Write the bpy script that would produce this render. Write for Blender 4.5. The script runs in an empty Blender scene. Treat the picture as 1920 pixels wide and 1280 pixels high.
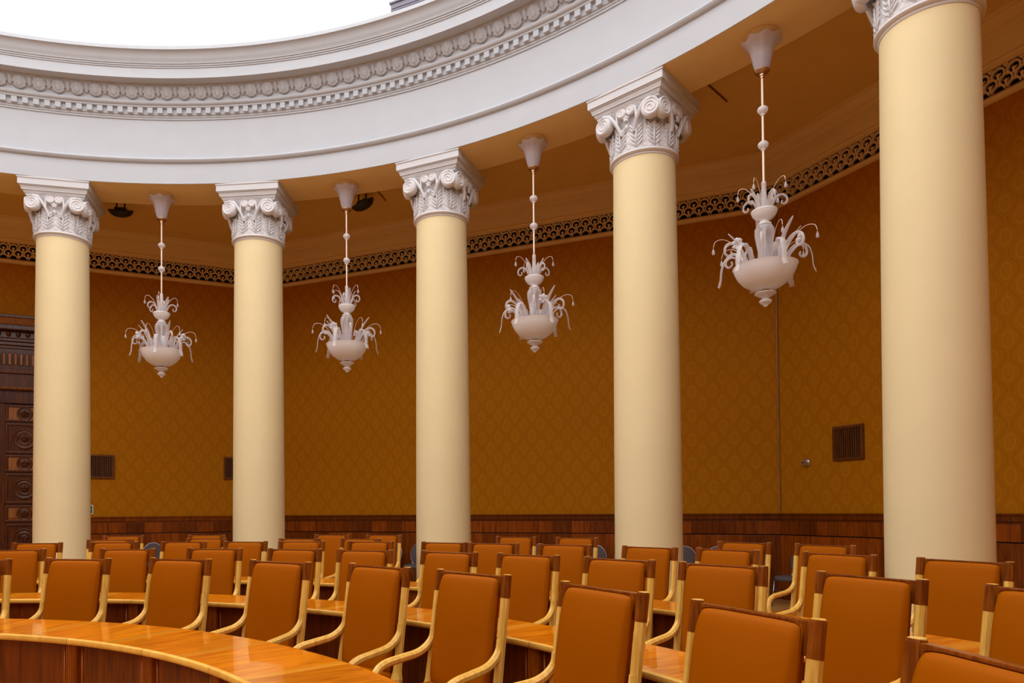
import bpy, bmesh, math, random
from mathutils import Vector, Matrix
random.seed(7)
PI = math.pi
R = math.radians
sin, cos = math.sin, math.cos
SC = bpy.context.scene
COL = SC.collection

# ------------------------------------------------------------------ camera
# hall centre = world origin, floor z = 0
EYE = 1.51
CX, CY = 4.1821, -1.9988
p_, r_ = R(1.073), R(-0.378)
fw = Vector((0, cos(p_), sin(p_))); up0 = Vector((0, -sin(p_), cos(p_))); rt0 = Vector((1, 0, 0))
rt = rt0 * cos(r_) + up0 * sin(r_); up = rt0 * -sin(r_) + up0 * cos(r_)
cam_d = bpy.data.cameras.new('camera'); cam = bpy.data.objects.new('camera', cam_d); COL.objects.link(cam)
M = Matrix.Identity(4)
for i in range(3):
    M[i][0] = rt[i]; M[i][1] = up[i]; M[i][2] = -fw[i]
M[0][3], M[1][3], M[2][3] = CX, CY, EYE
cam.matrix_world = M
cam_d.sensor_width = 36.0; cam_d.sensor_fit = 'HORIZONTAL'
cam_d.lens = 36.0 * 1307.12 / 1920
cam_d.shift_x = (960 - 827.73) / 1920
cam_d.shift_y = (932.89 - 640) / 1920
cam_d.clip_start = 0.05; cam_d.clip_end = 200
SC.camera = cam

# ------------------------------------------------------------------ world, light, exposure
w = bpy.data.worlds.new('world'); SC.world = w; w.use_nodes = True
w.node_tree.nodes['Background'].inputs[0].default_value = (0.9, 0.95, 1.0, 1)
w.node_tree.nodes['Background'].inputs[1].default_value = 0.6
SC.view_settings.view_transform = 'Standard'; SC.view_settings.look = 'None'
SC.view_settings.gamma = 1.0; SC.view_settings.use_curve_mapping = False
SC.view_settings.exposure = 0.0
SKY_STRENGTH = 2.45          # the luminous glazed ceiling over the hall

# ------------------------------------------------------------------ materials
def new_mat(name):
    m = bpy.data.materials.new(name); m.use_nodes = True
    nt = m.node_tree; b = nt.nodes['Principled BSDF']
    return m, nt, b
def setp(b, **k):
    names = dict(color='Base Color', rough='Roughness', metal='Metallic', coat='Coat Weight', coatr='Coat Roughness',
                 trans='Transmission Weight', ior='IOR', spec='Specular IOR Level', sheen='Sheen Weight', sss='Subsurface Weight', alpha='Alpha')
    for a, v in k.items():
        s = b.inputs[names[a]]
        s.default_value = (*v, 1) if isinstance(v, tuple) else v
def nd(nt, t, **k):
    n = nt.nodes.new(t)
    for a, v in k.items(): setattr(n, a, v)
    return n
def noise_bump(nt, b, scale, strength, dist=0.01, detail=4):
    tc = nd(nt, 'ShaderNodeTexCoord'); n = nd(nt, 'ShaderNodeTexNoise'); n.inputs['Scale'].default_value = scale; n.inputs['Detail'].default_value = detail
    nt.links.new(tc.outputs['Object'], n.inputs['Vector'])
    bp = nd(nt, 'ShaderNodeBump'); bp.inputs['Strength'].default_value = strength; bp.inputs['Distance'].default_value = dist
    nt.links.new(n.outputs['Fac'], bp.inputs['Height']); nt.links.new(bp.outputs['Normal'], b.inputs['Normal'])
    return n
def plain(name, color, rough=0.5, var=0.06, scale=6.0, bump=0.0, **k):
    m, nt, b = new_mat(name); setp(b, color=color, rough=rough, **k)
    tc = nd(nt, 'ShaderNodeTexCoord'); n = nd(nt, 'ShaderNodeTexNoise'); n.inputs['Scale'].default_value = scale; n.inputs['Detail'].default_value = 5
    nt.links.new(tc.outputs['Object'], n.inputs['Vector'])
    cr = nd(nt, 'ShaderNodeValToRGB')
    cr.color_ramp.elements[0].position = .3; cr.color_ramp.elements[1].position = .7
    cr.color_ramp.elements[0].color = (*[c * (1 - var) for c in color], 1); cr.color_ramp.elements[1].color = (*[min(1, c * (1 + var)) for c in color], 1)
    nt.links.new(n.outputs['Fac'], cr.inputs['Fac']); nt.links.new(cr.outputs['Color'], b.inputs['Base Color'])
    if bump:
        bp = nd(nt, 'ShaderNodeBump'); bp.inputs['Strength'].default_value = bump; bp.inputs['Distance'].default_value = .005
        nt.links.new(n.outputs['Fac'], bp.inputs['Height']); nt.links.new(bp.outputs['Normal'], b.inputs['Normal'])
    return m
def wood(name, c1, c2, stretch=(3, 3, 3), scale=4.0, rough=0.35, coat=0.0, var=0.0, coatr=.08, spec=.2):
    """grain = noise stretched along one axis, each object with its own offset and tone"""
    m, nt, b = new_mat(name); setp(b, rough=rough, coat=coat, coatr=coatr, spec=spec)
    tc = nd(nt, 'ShaderNodeTexCoord'); oi = nd(nt, 'ShaderNodeObjectInfo')
    mp = nd(nt, 'ShaderNodeMapping'); mp.inputs['Scale'].default_value = stretch
    off = nd(nt, 'ShaderNodeVectorMath', operation='SCALE'); off.inputs[0].default_value = (13.1, 7.7, 5.3)
    nt.links.new(oi.outputs['Random'], off.inputs['Scale'])
    add = nd(nt, 'ShaderNodeVectorMath', operation='ADD')
    nt.links.new(tc.outputs['Object'], add.inputs[0]); nt.links.new(off.outputs[0], add.inputs[1])
    nt.links.new(add.outputs[0], mp.inputs['Vector'])
    n = nd(nt, 'ShaderNodeTexNoise'); n.inputs['Scale'].default_value = scale; n.inputs['Detail'].default_value = 7; n.inputs['Distortion'].default_value = .6
    nt.links.new(mp.outputs[0], n.inputs['Vector'])
    cr = nd(nt, 'ShaderNodeValToRGB'); cr.color_ramp.elements[0].position = .32; cr.color_ramp.elements[1].position = .68
    cr.color_ramp.elements[0].color = (*c1, 1); cr.color_ramp.elements[1].color = (*c2, 1)
    nt.links.new(n.outputs['Fac'], cr.inputs['Fac'])
    out = cr.outputs['Color']
    if var:
        mr = nd(nt, 'ShaderNodeMapRange'); mr.inputs['To Min'].default_value = 1 - var; mr.inputs['To Max'].default_value = 1 + var
        nt.links.new(oi.outputs['Random'], mr.inputs['Value'])
        mu = nd(nt, 'ShaderNodeVectorMath', operation='SCALE')
        nt.links.new(out, mu.inputs[0]); nt.links.new(mr.outputs[0], mu.inputs['Scale']); out = mu.outputs[0]
    nt.links.new(out, b.inputs['Base Color'])
    return m
def wallpaper():
    m, nt, b = new_mat('wallpaper'); setp(b, rough=.62, spec=.06)
    tc = nd(nt, 'ShaderNodeTexCoord'); sx = nd(nt, 'ShaderNodeSeparateXYZ'); nt.links.new(tc.outputs['Object'], sx.inputs[0])
    def math_(op, a, bb=None, c=None):
        n = nd(nt, 'ShaderNodeMath', operation=op)
        for i, v in enumerate((a, bb, c)):
            if v is None: continue
            if isinstance(v, (int, float)): n.inputs[i].default_value = v
            else: nt.links.new(v, n.inputs[i])
        return n.outputs[0]
    u0 = math_('DIVIDE', sx.outputs['X'], .34); v0 = math_('DIVIDE', sx.outputs['Z'], .42)
    def lattice(o):
        u = math_('SUBTRACT', math_('FRACT', math_('ADD', u0, 50 + o)), .5)
        v = math_('SUBTRACT', math_('FRACT', math_('ADD', v0, 50 + o)), .5)
        d = math_('SQRT', math_('ADD', math_('POWER', math_('ABSOLUTE', math_('DIVIDE', u, .20)), 2.0), math_('POWER', math_('ABSOLUTE', math_('DIVIDE', v, .27)), 2.0)))
        ring = math_('SUBTRACT', 1.0, math_('MULTIPLY', math_('ABSOLUTE', math_('SUBTRACT', d, .86)), 5.5))
        core = math_('MULTIPLY', math_('SUBTRACT', 1.0, math_('MULTIPLY', d, 2.8)), .5)
        return math_('MAXIMUM', math_('MAXIMUM', ring, core), 0.0)
    pat = math_('MAXIMUM', lattice(0.0), lattice(.5))
    # ogee net between the medallions
    cu = math_('COSINE', math_('MULTIPLY', v0, 2 * PI))
    uu = math_('ABSOLUTE', math_('SUBTRACT', math_('FRACT', math_('ADD', u0, 50)), .5))
    net = math_('ABSOLUTE', math_('SUBTRACT', uu, math_('SUBTRACT', .25, math_('MULTIPLY', cu, .17))))
    netm = math_('MAXIMUM', math_('SUBTRACT', 1.0, math_('MULTIPLY', net, 16.0)), 0.0)
    nz = nd(nt, 'ShaderNodeTexNoise'); nz.inputs['Scale'].default_value = 40; nt.links.new(tc.outputs['Object'], nz.inputs['Vector'])
    f = math_('ADD', math_('SUBTRACT', math_('MULTIPLY', pat, .42), math_('MULTIPLY', netm, .24)), math_('MULTIPLY', nz.outputs['Fac'], .25))
    cr = nd(nt, 'ShaderNodeValToRGB')
    cr.color_ramp.elements[0].position = -0.0; cr.color_ramp.elements[1].position = 1.0
    cr.color_ramp.elements[0].color = (.36, .122, .0005, 1); cr.color_ramp.elements[1].color = (.53, .212, .006, 1)
    nt.links.new(math_('ADD', f, .3), cr.inputs['Fac']); nt.links.new(cr.outputs['Color'], b.inputs['Base Color'])
    return m
def leather():
    m, nt, b = new_mat('tan_leather'); setp(b, color=(.335, .080, .0), rough=.5, spec=.035)
    noise_bump(nt, b, 160, .12, .002)
    return m
def glass(name, color, rough, clear, trl, spec=.5):
    """blown glass: glossy coat over a blend of clear, translucent and milky body"""
    m, nt, b = new_mat(name); setp(b, color=color, rough=rough, spec=spec)
    out = nt.nodes['Material Output']
    tl = nd(nt, 'ShaderNodeBsdfTranslucent'); tl.inputs['Color'].default_value = (*color, 1)
    tp = nd(nt, 'ShaderNodeBsdfTransparent'); tp.inputs['Color'].default_value = (.97, .96, .97, 1)
    m1 = nd(nt, 'ShaderNodeMixShader'); m1.inputs[0].default_value = trl
    nt.links.new(b.outputs[0], m1.inputs[1]); nt.links.new(tl.outputs[0], m1.inputs[2])
    # more see-through face on, more solid at the rim (Fresnel thickness of a glass wall)
    lw = nd(nt, 'ShaderNodeLayerWeight'); lw.inputs['Blend'].default_value = .35
    mr = nd(nt, 'ShaderNodeMapRange'); mr.inputs['To Min'].default_value = clear; mr.inputs['To Max'].default_value = clear * .25
    nt.links.new(lw.outputs['Facing'], mr.inputs['Value'])
    m2 = nd(nt, 'ShaderNodeMixShader'); nt.links.new(mr.outputs[0], m2.inputs[0])
    nt.links.new(m1.outputs[0], m2.inputs[1]); nt.links.new(tp.outputs[0], m2.inputs[2])
    nt.links.new(m2.outputs[0], out.inputs['Surface'])
    return m
def emit(name, color, strength):
    m, nt, b = new_mat(name); setp(b, color=(.8, .8, .8), rough=.5)
    b.inputs['Emission Color'].default_value = (*color, 1); b.inputs['Emission Strength'].default_value = strength
    return m

MAT = dict(
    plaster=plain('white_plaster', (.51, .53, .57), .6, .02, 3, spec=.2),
    abacus=plain('lightened_abacus_plaster', (.62, .62, .645), .6, .02, 3, spec=.2),  # entablature plaster coloured lighter, making up for light the abacus lacks
    capital=plain('lightened_capital_plaster', (.72, .71, .735), .6, .02, 3, spec=.2),  # same plaster lightened further, in place of light missing on the capitals
    soffit=plain('cream_soffit_paint', (.88, .67, .33), .6, .02, 3, spec=.15),
    shaft=plain('cream_paint', (.81, .665, .385), .5, .02, 2.0, spec=.2),
    ceil=plain('ochre_ceiling_paint', (.76, .50, .16), .7, .03, 3, spec=.1),
    cornice=plain('ochre_cornice_paint', (.80, .585, .29), .6, .03, 3, spec=.15),
    wallpaper=wallpaper(),
    wains=wood('mahogany_panel', (.13, .025, .001), (.27, .062, .003), (9, 9, .8), 3, .35, .10, .38),
    walnut=wood('dark_walnut', (.13, .026, .002), (.27, .070, .006), (22, 22, 2.0), 2.5, .3, .2, .12),
    blond=wood('blond_wood', (.66, .34, .05), (.83, .49, .11), (18, 18, 2.0), 2.5, .38, .2, .08),
    blondedge=wood('blond_edge', (.68, .33, .045), (.84, .47, .09), (3, 3, 3), 3, .35, .3, .08),
    top=wood('desk_veneer', (.46, .10, .0), (.78, .235, .001), (14, 1.5, 3), 2.0, .35, .8, .14, .035, .08),
    inlay=wood('desk_inlay', (.62, .20, .01), (.72, .28, .02), (14, 1.5, 3), 2, .35, .8, .1, .035, .08),
    front=wood('desk_front_veneer', (.085, .012, .0005), (.18, .032, .001), (12, 12, 1.0), 2.5, .38, .08, .16),
    rib=wood('ribbed_pilaster', (.20, .040, .002), (.33, .078, .004), (12, 12, 1.0), 3, .35, .15, .1),
    leather=leather(),
    door=wood('carved_door_wood', (.050, .013, .003), (.12, .032, .007), (10, 10, 1.2), 3, .35, .25, .12),
    doorlight=wood('door_veneer', (.22, .075, .016), (.34, .13, .035), (10, 10, 1.0), 3, .4, .2, .1),
    floor=wood('parquet', (.46, .23, .06), (.58, .31, .10), (3, 3, 3), 3, .5, .1, .1),
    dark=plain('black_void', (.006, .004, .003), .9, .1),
    black=plain('black_metal', (.012, .012, .014), .45, .1),
    brass=plain('aged_brass', (.55, .33, .18), .32, .08, 8, metal=.9),
    rod=plain('copper_rod', (.80, .60, .47), .35, .05, 8, metal=.3),
    steel=plain('brushed_steel', (.6, .6, .6), .3, .05, 8, metal=.9),
    frost=glass('frosted_glass', (.92, .90, .92), .25, .25, .4),
    clear=glass('clear_glass', (.92, .90, .92), .05, .86, .4, 1.0),
    leafglass=glass('ribbed_glass', (.95, .93, .95), .06, .64, .45, 1.0),
    bowl=glass('milk_glass', (.95, .93, .94), .28, .0, .28),
    canopyg=glass('canopy_glass', (.78, .75, .82), .10, .60, .35, .9),
    fabric=plain('violet_grey_fabric', (.105, .085, .095), .8, .3, 60, .3),
    chrome=plain('dull_chrome', (.45, .45, .50), .3, .05, 8, metal=.9),
    grille=plain('grille_plaster', (.80, .62, .38), .6, .05, 8),
    sign=plain('sign_white', (.75, .78, .75), .5, .02),
    green=plain('sign_green', (.01, .12, .05), .5, .05),
    ventm=wood('vent_wood', (.10, .030, .004), (.17, .055, .008), (12, 12, 1), 3, .45, .1, .1),
    beadw=wood('corner_bead_wood', (.30, .13, .02), (.42, .20, .04), (12, 12, 1), 3, .45, .1, .1),
    sky=emit('luminous_glazing', (.955, .985, 1.0), SKY_STRENGTH),
    greym=plain('grey_metal', (.20, .20, .26), .5, .05),
)

# ------------------------------------------------------------------ mesh helpers
class MB:
    def __init__(s): s.v = []; s.f = []
    def add(s, v, f):
        o = len(s.v); s.v += [tuple(a) for a in v]; s.f += [tuple(i + o for i in q) for q in f]; return s
    def box(s, x0, x1, y0, y1, z0, z1):
        return s.add([(x0, y0, z0), (x1, y0, z0), (x1, y1, z0), (x0, y1, z0), (x0, y0, z1), (x1, y0, z1), (x1, y1, z1), (x0, y1, z1)],
                     [(3, 2, 1, 0), (4, 5, 6, 7), (0, 1, 5, 4), (1, 2, 6, 5), (2, 3, 7, 6), (3, 0, 4, 7)])
    def lathe(s, prof, n=32, a0=0., a1=2 * PI, cap=False):
        """prof = [(r, z)], angle measured from +Y towards +X"""
        full = abs(a1 - a0 - 2 * PI) < 1e-6; m = n if full else n + 1; k = len(prof)
        v = []
        for i in range(m):
            a = a0 + (a1 - a0) * i / n
            for (r, z) in prof: v.append((r * sin(a), r * cos(a), z))
        f = []
        for i in range(n):
            j = (i + 1) % m
            for q in range(k - 1):
                f.append((i * k + q, j * k + q, j * k + q + 1, i * k + q + 1))
        if cap and not full:
            f.append(tuple(range(k))); f.append(tuple(n * k + q for q in range(k - 1, -1, -1)))
        return s.add(v, f)
    def tube(s, pts, rad, n=8, cap=True, flat=None, phase=0.0):
        pts = [Vector(p) for p in pts]; k = len(pts)
        if not isinstance(rad, (list, tuple)): rad = [rad] * k
        tg = []
        for i in range(k):
            t = pts[min(i + 1, k - 1)] - pts[max(i - 1, 0)]; tg.append(t.normalized())
        ref = Vector((0, 0, 1)) if abs(tg[0].z) < .9 else Vector((0, 1, 0))
        nx = tg[0].cross(ref).normalized(); v = []
        for i in range(k):
            nx = (nx - tg[i] * nx.dot(tg[i]))
            nx = nx.normalized() if nx.length > 1e-6 else tg[i].orthogonal().normalized()
            ny = tg[i].cross(nx)
            ra = rad[i]; rb = ra * (flat if flat else 1)
            for j in range(n):
                a = 2 * PI * j / n + phase
                v.append(pts[i] + nx * cos(a) * ra + ny * sin(a) * rb)
        f = []
        for i in range(k - 1):
            for j in range(n):
                l = (j + 1) % n
                f.append((i * n + j, i * n + l, (i + 1) * n + l, (i + 1) * n + j))
        if cap:
            f.append(tuple(range(n - 1, -1, -1))); f.append(tuple((k - 1) * n + j for j in range(n)))
        return s.add(v, f)
    def mesh(s, name, mat, smooth=False, bevel=0.0, fix=True, solid=0.0):
        me = bpy.data.meshes.new(name); me.from_pydata([tuple(a) for a in s.v], [], s.f)
        bm = bmesh.new(); bm.from_mesh(me)
        if fix: bmesh.ops.recalc_face_normals(bm, faces=bm.faces)
        if bevel:
            ed = [e for e in bm.edges if len(e.link_faces) == 2 and e.calc_face_angle(0) > .5]
            bmesh.ops.bevel(bm, geom=ed, offset=bevel, segments=2, profile=.6, affect='EDGES', clamp_overlap=True)
        bm.to_mesh(me); bm.free()
        if isinstance(mat, str): mat = MAT[mat]
        me.materials.append(mat)
        if smooth:
            me.polygons.foreach_set('use_smooth', [True] * len(me.polygons))
            me.update()
            if smooth != 'all':
                try: me.set_sharp_from_angle(angle=R(38))
                except Exception: pass
        return me

def ob(name, me, parent=None, loc=(0, 0, 0), rot=(0, 0, 0), scale=None):
    o = bpy.data.objects.new(name, me); COL.objects.link(o)
    o.location = loc; o.rotation_euler = rot
    if scale: o.scale = scale
    if parent: o.parent = parent
    return o
def empty(name, loc=(0, 0, 0), rz=0.0):
    o = bpy.data.objects.new(name, None); COL.objects.link(o); o.location = loc; o.rotation_euler = (0, 0, rz); o.empty_display_size = .2
    return o
def tag(o, label=None, cat=None, group=None, kind=None):
    if label: o['label'] = label
    if cat: o['category'] = cat
    if group: o['group'] = group
    if kind: o['kind'] = kind
    return o
def copy_tree(o, parent=None):
    c = o.copy(); COL.objects.link(c)
    if parent: c.parent = parent
    for ch in list(o.children): copy_tree(ch, c)
    return c
def smooth_path(pts, n=6):
    """Catmull-Rom through the points"""
    P = [Vector(p) for p in pts]; out = []
    for i in range(len(P) - 1):
        a = P[max(i - 1, 0)]; b = P[i]; c = P[i + 1]; d = P[min(i + 2, len(P) - 1)]
        for k in range(n):
            t = k / n
            out.append(.5 * ((2 * b) + (c - a) * t + (2 * a - 5 * b + 4 * c - d) * t * t + (3 * b - a - 3 * c + d) * t ** 3))
    out.append(P[-1]); return out

# ------------------------------------------------------------------ hall geometry constants (z above floor)
Z = lambda z: z + EYE
RC = 10.0                         # column circle
COLS = [R(-12.782 + 18.843 * i) for i in range(5)]
RE, RS = 9.4626, 10.2657          # entablature inner / outer soffit edge
ZS = Z(5.4473)                    # soffit height
AP = 12.7634; WD = R(23.021); T22 = math.tan(R(22.5)); LH = AP * T22
ZCEIL = Z(5.76)

# ------------------------------------------------------------------ floor, ceiling, skylight
fl = MB(); fl.lathe([(0.001, 0), (14.2, 0), (14.2, -.1), (.001, -.1)], 8, WD + R(22.5), WD + R(22.5) + 2 * PI)
floor = ob('floor', fl.mesh('floor', 'floor')); tag(floor, 'brown wooden floor under the desks and chairs', kind='structure')

cm = MB(); n = 64
inner = [(RS * .995 * sin(2 * PI * i / n + WD + R(22.5)), RS * .995 * cos(2 * PI * i / n + WD + R(22.5))) for i in range(n)]
def octo(a):
    k = round((a - WD) / R(45)); d = a - WD - k * R(45); rr = (AP + .05) / cos(d); return (rr * sin(a), rr * cos(a))
outer = [octo(2 * PI * i / n + WD + R(22.5) + 1e-6) for i in range(n)]
v = [(x, y, ZCEIL) for x, y in inner] + [(x, y, ZCEIL) for x, y in outer] + [(x, y, ZCEIL + .2) for x, y in inner] + [(x, y, ZCEIL + .2) for x, y in outer]
f = []
for i in range(n):
    j = (i + 1) % n
    f += [(i, j, n + j, n + i), (2 * n + i, 3 * n + i, 3 * n + j, 2 * n + j)]
cm.add(v, f)
ceil_o = ob('ceiling', cm.mesh('ceiling', 'ceil')); tag(ceil_o, 'ochre ceiling of the passage behind the columns', kind='structure')

# entablature: one lathed body, dentils and carved leaves as its own pieces
prof = [(RS, ZCEIL + .2), (RS, 5.447), (RE, 5.447), (RE, 5.78), (RE - .018, 5.785), (RE - .045, 5.80), (RE - .058, 5.83), (RE - .045, 5.857), (RE - .03, 5.862), (RE - .03, 5.880), (RE - .004, 5.885),
        (RE - .004, 6.500), (RE - .022, 6.505), (RE - .022, 6.53), (RE - .035, 6.535), (RE - .035, 6.562), (RE - .05, 6.567), (RE - .05, 6.665), (RE - .10, 6.668), (RE - .105, 6.69), (RE - .13, 6.70), (RE - .145, 6.72), (RE - .145, 6.745), (RE - .115, 6.75), (RE - .115, 6.775),
        (RE - .15, 6.85), (RE - .21, 6.935), (RE - .235, 6.955), (RE - .235, 6.968), (9.065, 6.972), (9.06, 6.965), (9.06, 7.120), (9.045, 7.125), (9.045, 7.145), (9.03, 7.148), (9.03, 7.17), (9.015, 7.172), (9.01, 7.195),
        (8.99, 7.215), (8.975, 7.25), (8.955, 7.29), (8.925, 7.32), (8.90, 7.328), (8.90, 7.385), (8.93, 7.39), (9.0, 7.40), (9.6, 7.45), (9.6, 7.9)]
prof = [(r, z if i == 0 else Z(z)) for i, (r, z) in enumerate(prof)]
e = MB(); e.lathe(prof, 180)
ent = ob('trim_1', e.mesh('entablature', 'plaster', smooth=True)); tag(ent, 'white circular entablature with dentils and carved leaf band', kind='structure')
sf = MB(); sf.lathe([(RS - .002, ZS - .004), (RE + .012, ZS - .004), (RE + .012, ZS + .01), (RS - .002, ZS + .01)], 180)
ob('soffit', sf.mesh('soffit', 'soffit', smooth=True), ent)
# dentils
dm = MB(); dm.box(-.042, .042, -.035, .02, -.045, .045); dmesh = dm.mesh('dentil', 'plaster', bevel=.004)
step = .160 / RE; a = R(-50)
while a < R(95):
    ob('dentil', dmesh, ent, ((RE - .066) * sin(a), (RE - .066) * cos(a), Z(6.617)), (0, 0, -a)); a += step
# carved leaf tongues of the upper moulding (a broad lobed leaf with a curled belly, and a dart between)
def lobed_leaf(wid, hgt, depth, lobes, nu=8, nv=10, curl=.0, rib=.25):
    v = []; f = []
    for j in range(nv + 1):
        t = j / nv
        env = (math.sin(PI * min(1, t * .80 + .20)) ** .6) * (1 + .16 * cos(lobes * 2 * PI * t))
        for i in range(nu + 1):
            s = i / nu * 2 - 1
            x = s * wid / 2 * env
            zz = t * hgt + (abs(s) ** 1.5) * .10 * hgt * math.sin(PI * t)
            ridge = (1 - abs(s)) * .35 + .65 * (1 - s * s)
            y = -depth * (.25 + .75 * ridge) - rib * depth * abs(cos(3.0 * PI * s)) - curl * max(0, t - .62) ** 2 * 6
            v.append((x, y, zz - curl * max(0, t - .80) * 1.2))
    for j in range(nv):
        for i in range(nu):
            q = j * (nu + 1) + i; f.append((q, q + 1, q + nu + 2, q + nu + 1))
    # thickness: a back sheet
    nn = len(v); v2 = [(x * .96, y + depth * .9 + .004, zz) for x, y, zz in v]
    f2 = [tuple(reversed([k + nn for k in q])) for q in f]
    border = [i for i in range(nu)] ; edges = []
    for i in range(nu): edges.append((i, i + 1)); edges.append((nv * (nu + 1) + i + 1, nv * (nu + 1) + i))
    for j in range(nv): edges.append(((j + 1) * (nu + 1), j * (nu + 1))); edges.append((j * (nu + 1) + nu, (j + 1) * (nu + 1) + nu))
    f3 = [(b, a_, a_ + nn, b + nn) for a_, b in edges]
    return v + v2, f + f2 + f3
lm = MB(); lv, lf = lobed_leaf(.20, .19, .035, 3, 8, 8, 0, .35); lm.add(lv, lf)
lv, lf = lobed_leaf(.07, .15, .03, 0, 4, 5, 0, .2); lm.add([(x + .1425, y, z) for x, y, z in lv], lf)
lm.add([(x * .5, y - .022, z * .45 + .07) for x, y, z in lobed_leaf(.16, .19, .03, 2, 4, 5, 0, .2)[0]], lobed_leaf(.16, .19, .03, 2, 4, 5, 0, .2)[1])
# hang the leaf upside down: tip points down along the sloping moulding
lm.v = [(x, y, .19 - z) for x, y, z in lm.v]
leafmesh = lm.mesh('carved_leaf', 'plaster', smooth='all')
step = .285 / RE; a = R(-50)
while a < R(95):
    ob('carved_leaf', leafmesh, ent, ((RE - .118) * sin(a), (RE - .118) * cos(a), Z(6.778)), (R(27), 0, -a)); a += step

# luminous glazed ceiling over the hall, with thin bars
sk = MB(); sk.lathe([(.001, 9.30), (9.6, 9.22), (9.6, 9.30), (.001, 9.36)], 64)
sky = ob('window_1', sk.mesh('glazing', 'sky', smooth=True)); tag(sky, 'bright white glazed skylight filling the round opening', kind='structure')
hb = MB(); hb.box(-.32, .32, -.18, .18, 0, .14); hb.box(-.34, .34, -.20, .20, .11, .14); hb.box(-.3, .3, -.19, -.18, .03, .05)
hx = ob('skylight_box', hb.mesh('skylight_box', 'greym', bevel=.01))
SBA = R(25.0); hx.location = (9.09 * sin(SBA), 9.09 * cos(SBA), Z(7.405)); hx.rotation_euler = (0, 0, -SBA)
tag(hx, 'grey metal box on the cornice edge below the skylight', 'metal box')

# ------------------------------------------------------------------ outer walls (octagon)
names = ['north', 'northeast', 'east', 'southeast', 'south', 'southwest', 'west', 'northwest']
ZF = Z(5.0382)       # bottom of the bead under the pierced frieze
ZW = Z(-.0819)       # top of the wainscot
GB, GT = ZF + .085, Z(5.455)
def strip(prof, d_extra=0.0):
    """profile (d inwards, z) swept along a wall with mitred ends"""
    m = MB(); v = []; f = []; k = len(prof)
    for (d, z) in prof: v.append((-(LH - d * T22), -d, z))
    for (d, z) in prof: v.append(((LH - d * T22), -d, z))
    for i in range(k - 1): f.append((i, i + 1, k + i + 1, k + i))
    return m.add(v, f)
cap_me = strip([(0, ZW + .004), (.035, ZW + .004), (.05, ZW - .006), (.05, ZW - .022), (.038, ZW - .03), (.038, ZW - .095), (.022, ZW - .10), (.022, ZW - .125), (0.0, ZW - .125)]).mesh('wainscot_cap', 'wains')
base_me = strip([(0, .16), (.03, .16), (.035, .14), (.035, 0), (0, 0)]).mesh('skirting', 'wains')
wback_me = strip([(.004, ZW - .12), (.004, .0)]).mesh('wainscot_back', 'dark')
bead_me = strip([(0, ZF), (.035, ZF), (.062, ZF + .015), (.07, ZF + .04), (.055, ZF + .07), (.03, ZF + .085), (0, ZF + .085)]).mesh('frieze_bead', 'cornice', smooth=True)
corn_me = strip([(0, GT), (.035, GT), (.045, GT + .008), (.045, GT + .03), (.06, GT + .04), (.075, GT + .055), (.075, GT + .07), (.065, GT + .075),
                 (.10, GT + .10), (.17, GT + .14), (.27, GT + .172), (.36, GT + .187), (.42, GT + .192), (.43, GT + .20), (.43, GT + .222), (.47, GT + .226), (.52, GT + .24), (.58, GT + .262), (.60, GT + .27), (.60, GT + .288), (.66, GT + .292), (.66, ZCEIL + .02)]).mesh('cove_cornice', 'cornice', smooth=True)
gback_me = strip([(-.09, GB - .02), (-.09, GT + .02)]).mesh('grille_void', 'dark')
wall_main = MB()
for z0, z1 in ((0, GB), (GT, ZCEIL + .2)):
    wall_main.add([(-LH, 0, z0), (LH, 0, z0), (LH, 0, z1), (-LH, 0, z1)], [(0, 1, 2, 3)])
wall_main.add([(-LH - .06, .15, 0), (LH + .06, .15, 0), (LH + .06, .15, ZCEIL + .2), (-LH - .06, .15, ZCEIL + .2)], [(3, 2, 1, 0)])
wall_me = wall_main.mesh('wall', 'wallpaper', fix=False)
# frieze pieces: a horseshoe scale with a forked stem standing in it
def scale_piece(half=False):
    m = MB(); ro, ri = .082, .060; t = .018; n_ = 12
    a0, a1 = (-R(128), R(128)) if not half else (-R(88), R(88))
    v = []
    for i in range(n_ + 1):
        a = a0 + (a1 - a0) * i / n_
        for rr, yy in ((ri, -t), (ro, -t), (ro, t), (ri, t)): v.append((rr * sin(a), yy, rr * cos(a)))
    f = []
    for i in range(n_):
        for q in range(4):
            l = (q + 1) % 4; f.append((i * 4 + q, (i + 1) * 4 + q, (i + 1) * 4 + l, i * 4 + l))
    m.add(v, f)
    if not half:      # tulip-shaped stem
        out = [(-.020, -.075), (-.012, -.050), (-.013, -.025), (-.030, .006), (-.012, -.004), (0, .012), (.012, -.004), (.030, .006), (.013, -.025), (.012, -.050), (.020, -.075)]
        k = len(out); v = [(x, -t, z) for x, z in out] + [(x, t * .5, z) for x, z in out]
        f = [tuple(range(k))] + [(i, (i + 1) % k, k + (i + 1) % k, k + i) for i in range(k)]
        m.add(v, f)
    return m
scale_me = scale_piece().mesh('grille_scale', 'grille'); half_me = scale_piece(True).mesh('grille_half_scale', 'grille')
tri = MB(); tri.add([(-.03, -.016, .02), (.03, -.016, .02), (0, -.016, -.03), (-.03, .01, .02), (.03, .01, .02), (0, .01, -.03)], [(0, 1, 2), (0, 3, 4, 1), (1, 4, 5, 2), (2, 5, 3, 0)])
tri_me = tri.mesh('grille_spandrel', 'grille')
plank_me = {}
def plank(wd, z0, z1, d=.018):
    k = (round(wd, 3), round(z0, 2))
    if k not in plank_me:
        m = MB(); m.box(-wd / 2 + .0015, wd / 2 - .0015, -d, 0, z0, z1); plank_me[k] = m.mesh('panel', 'wains', bevel=.003)
    return plank_me[k]
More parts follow.
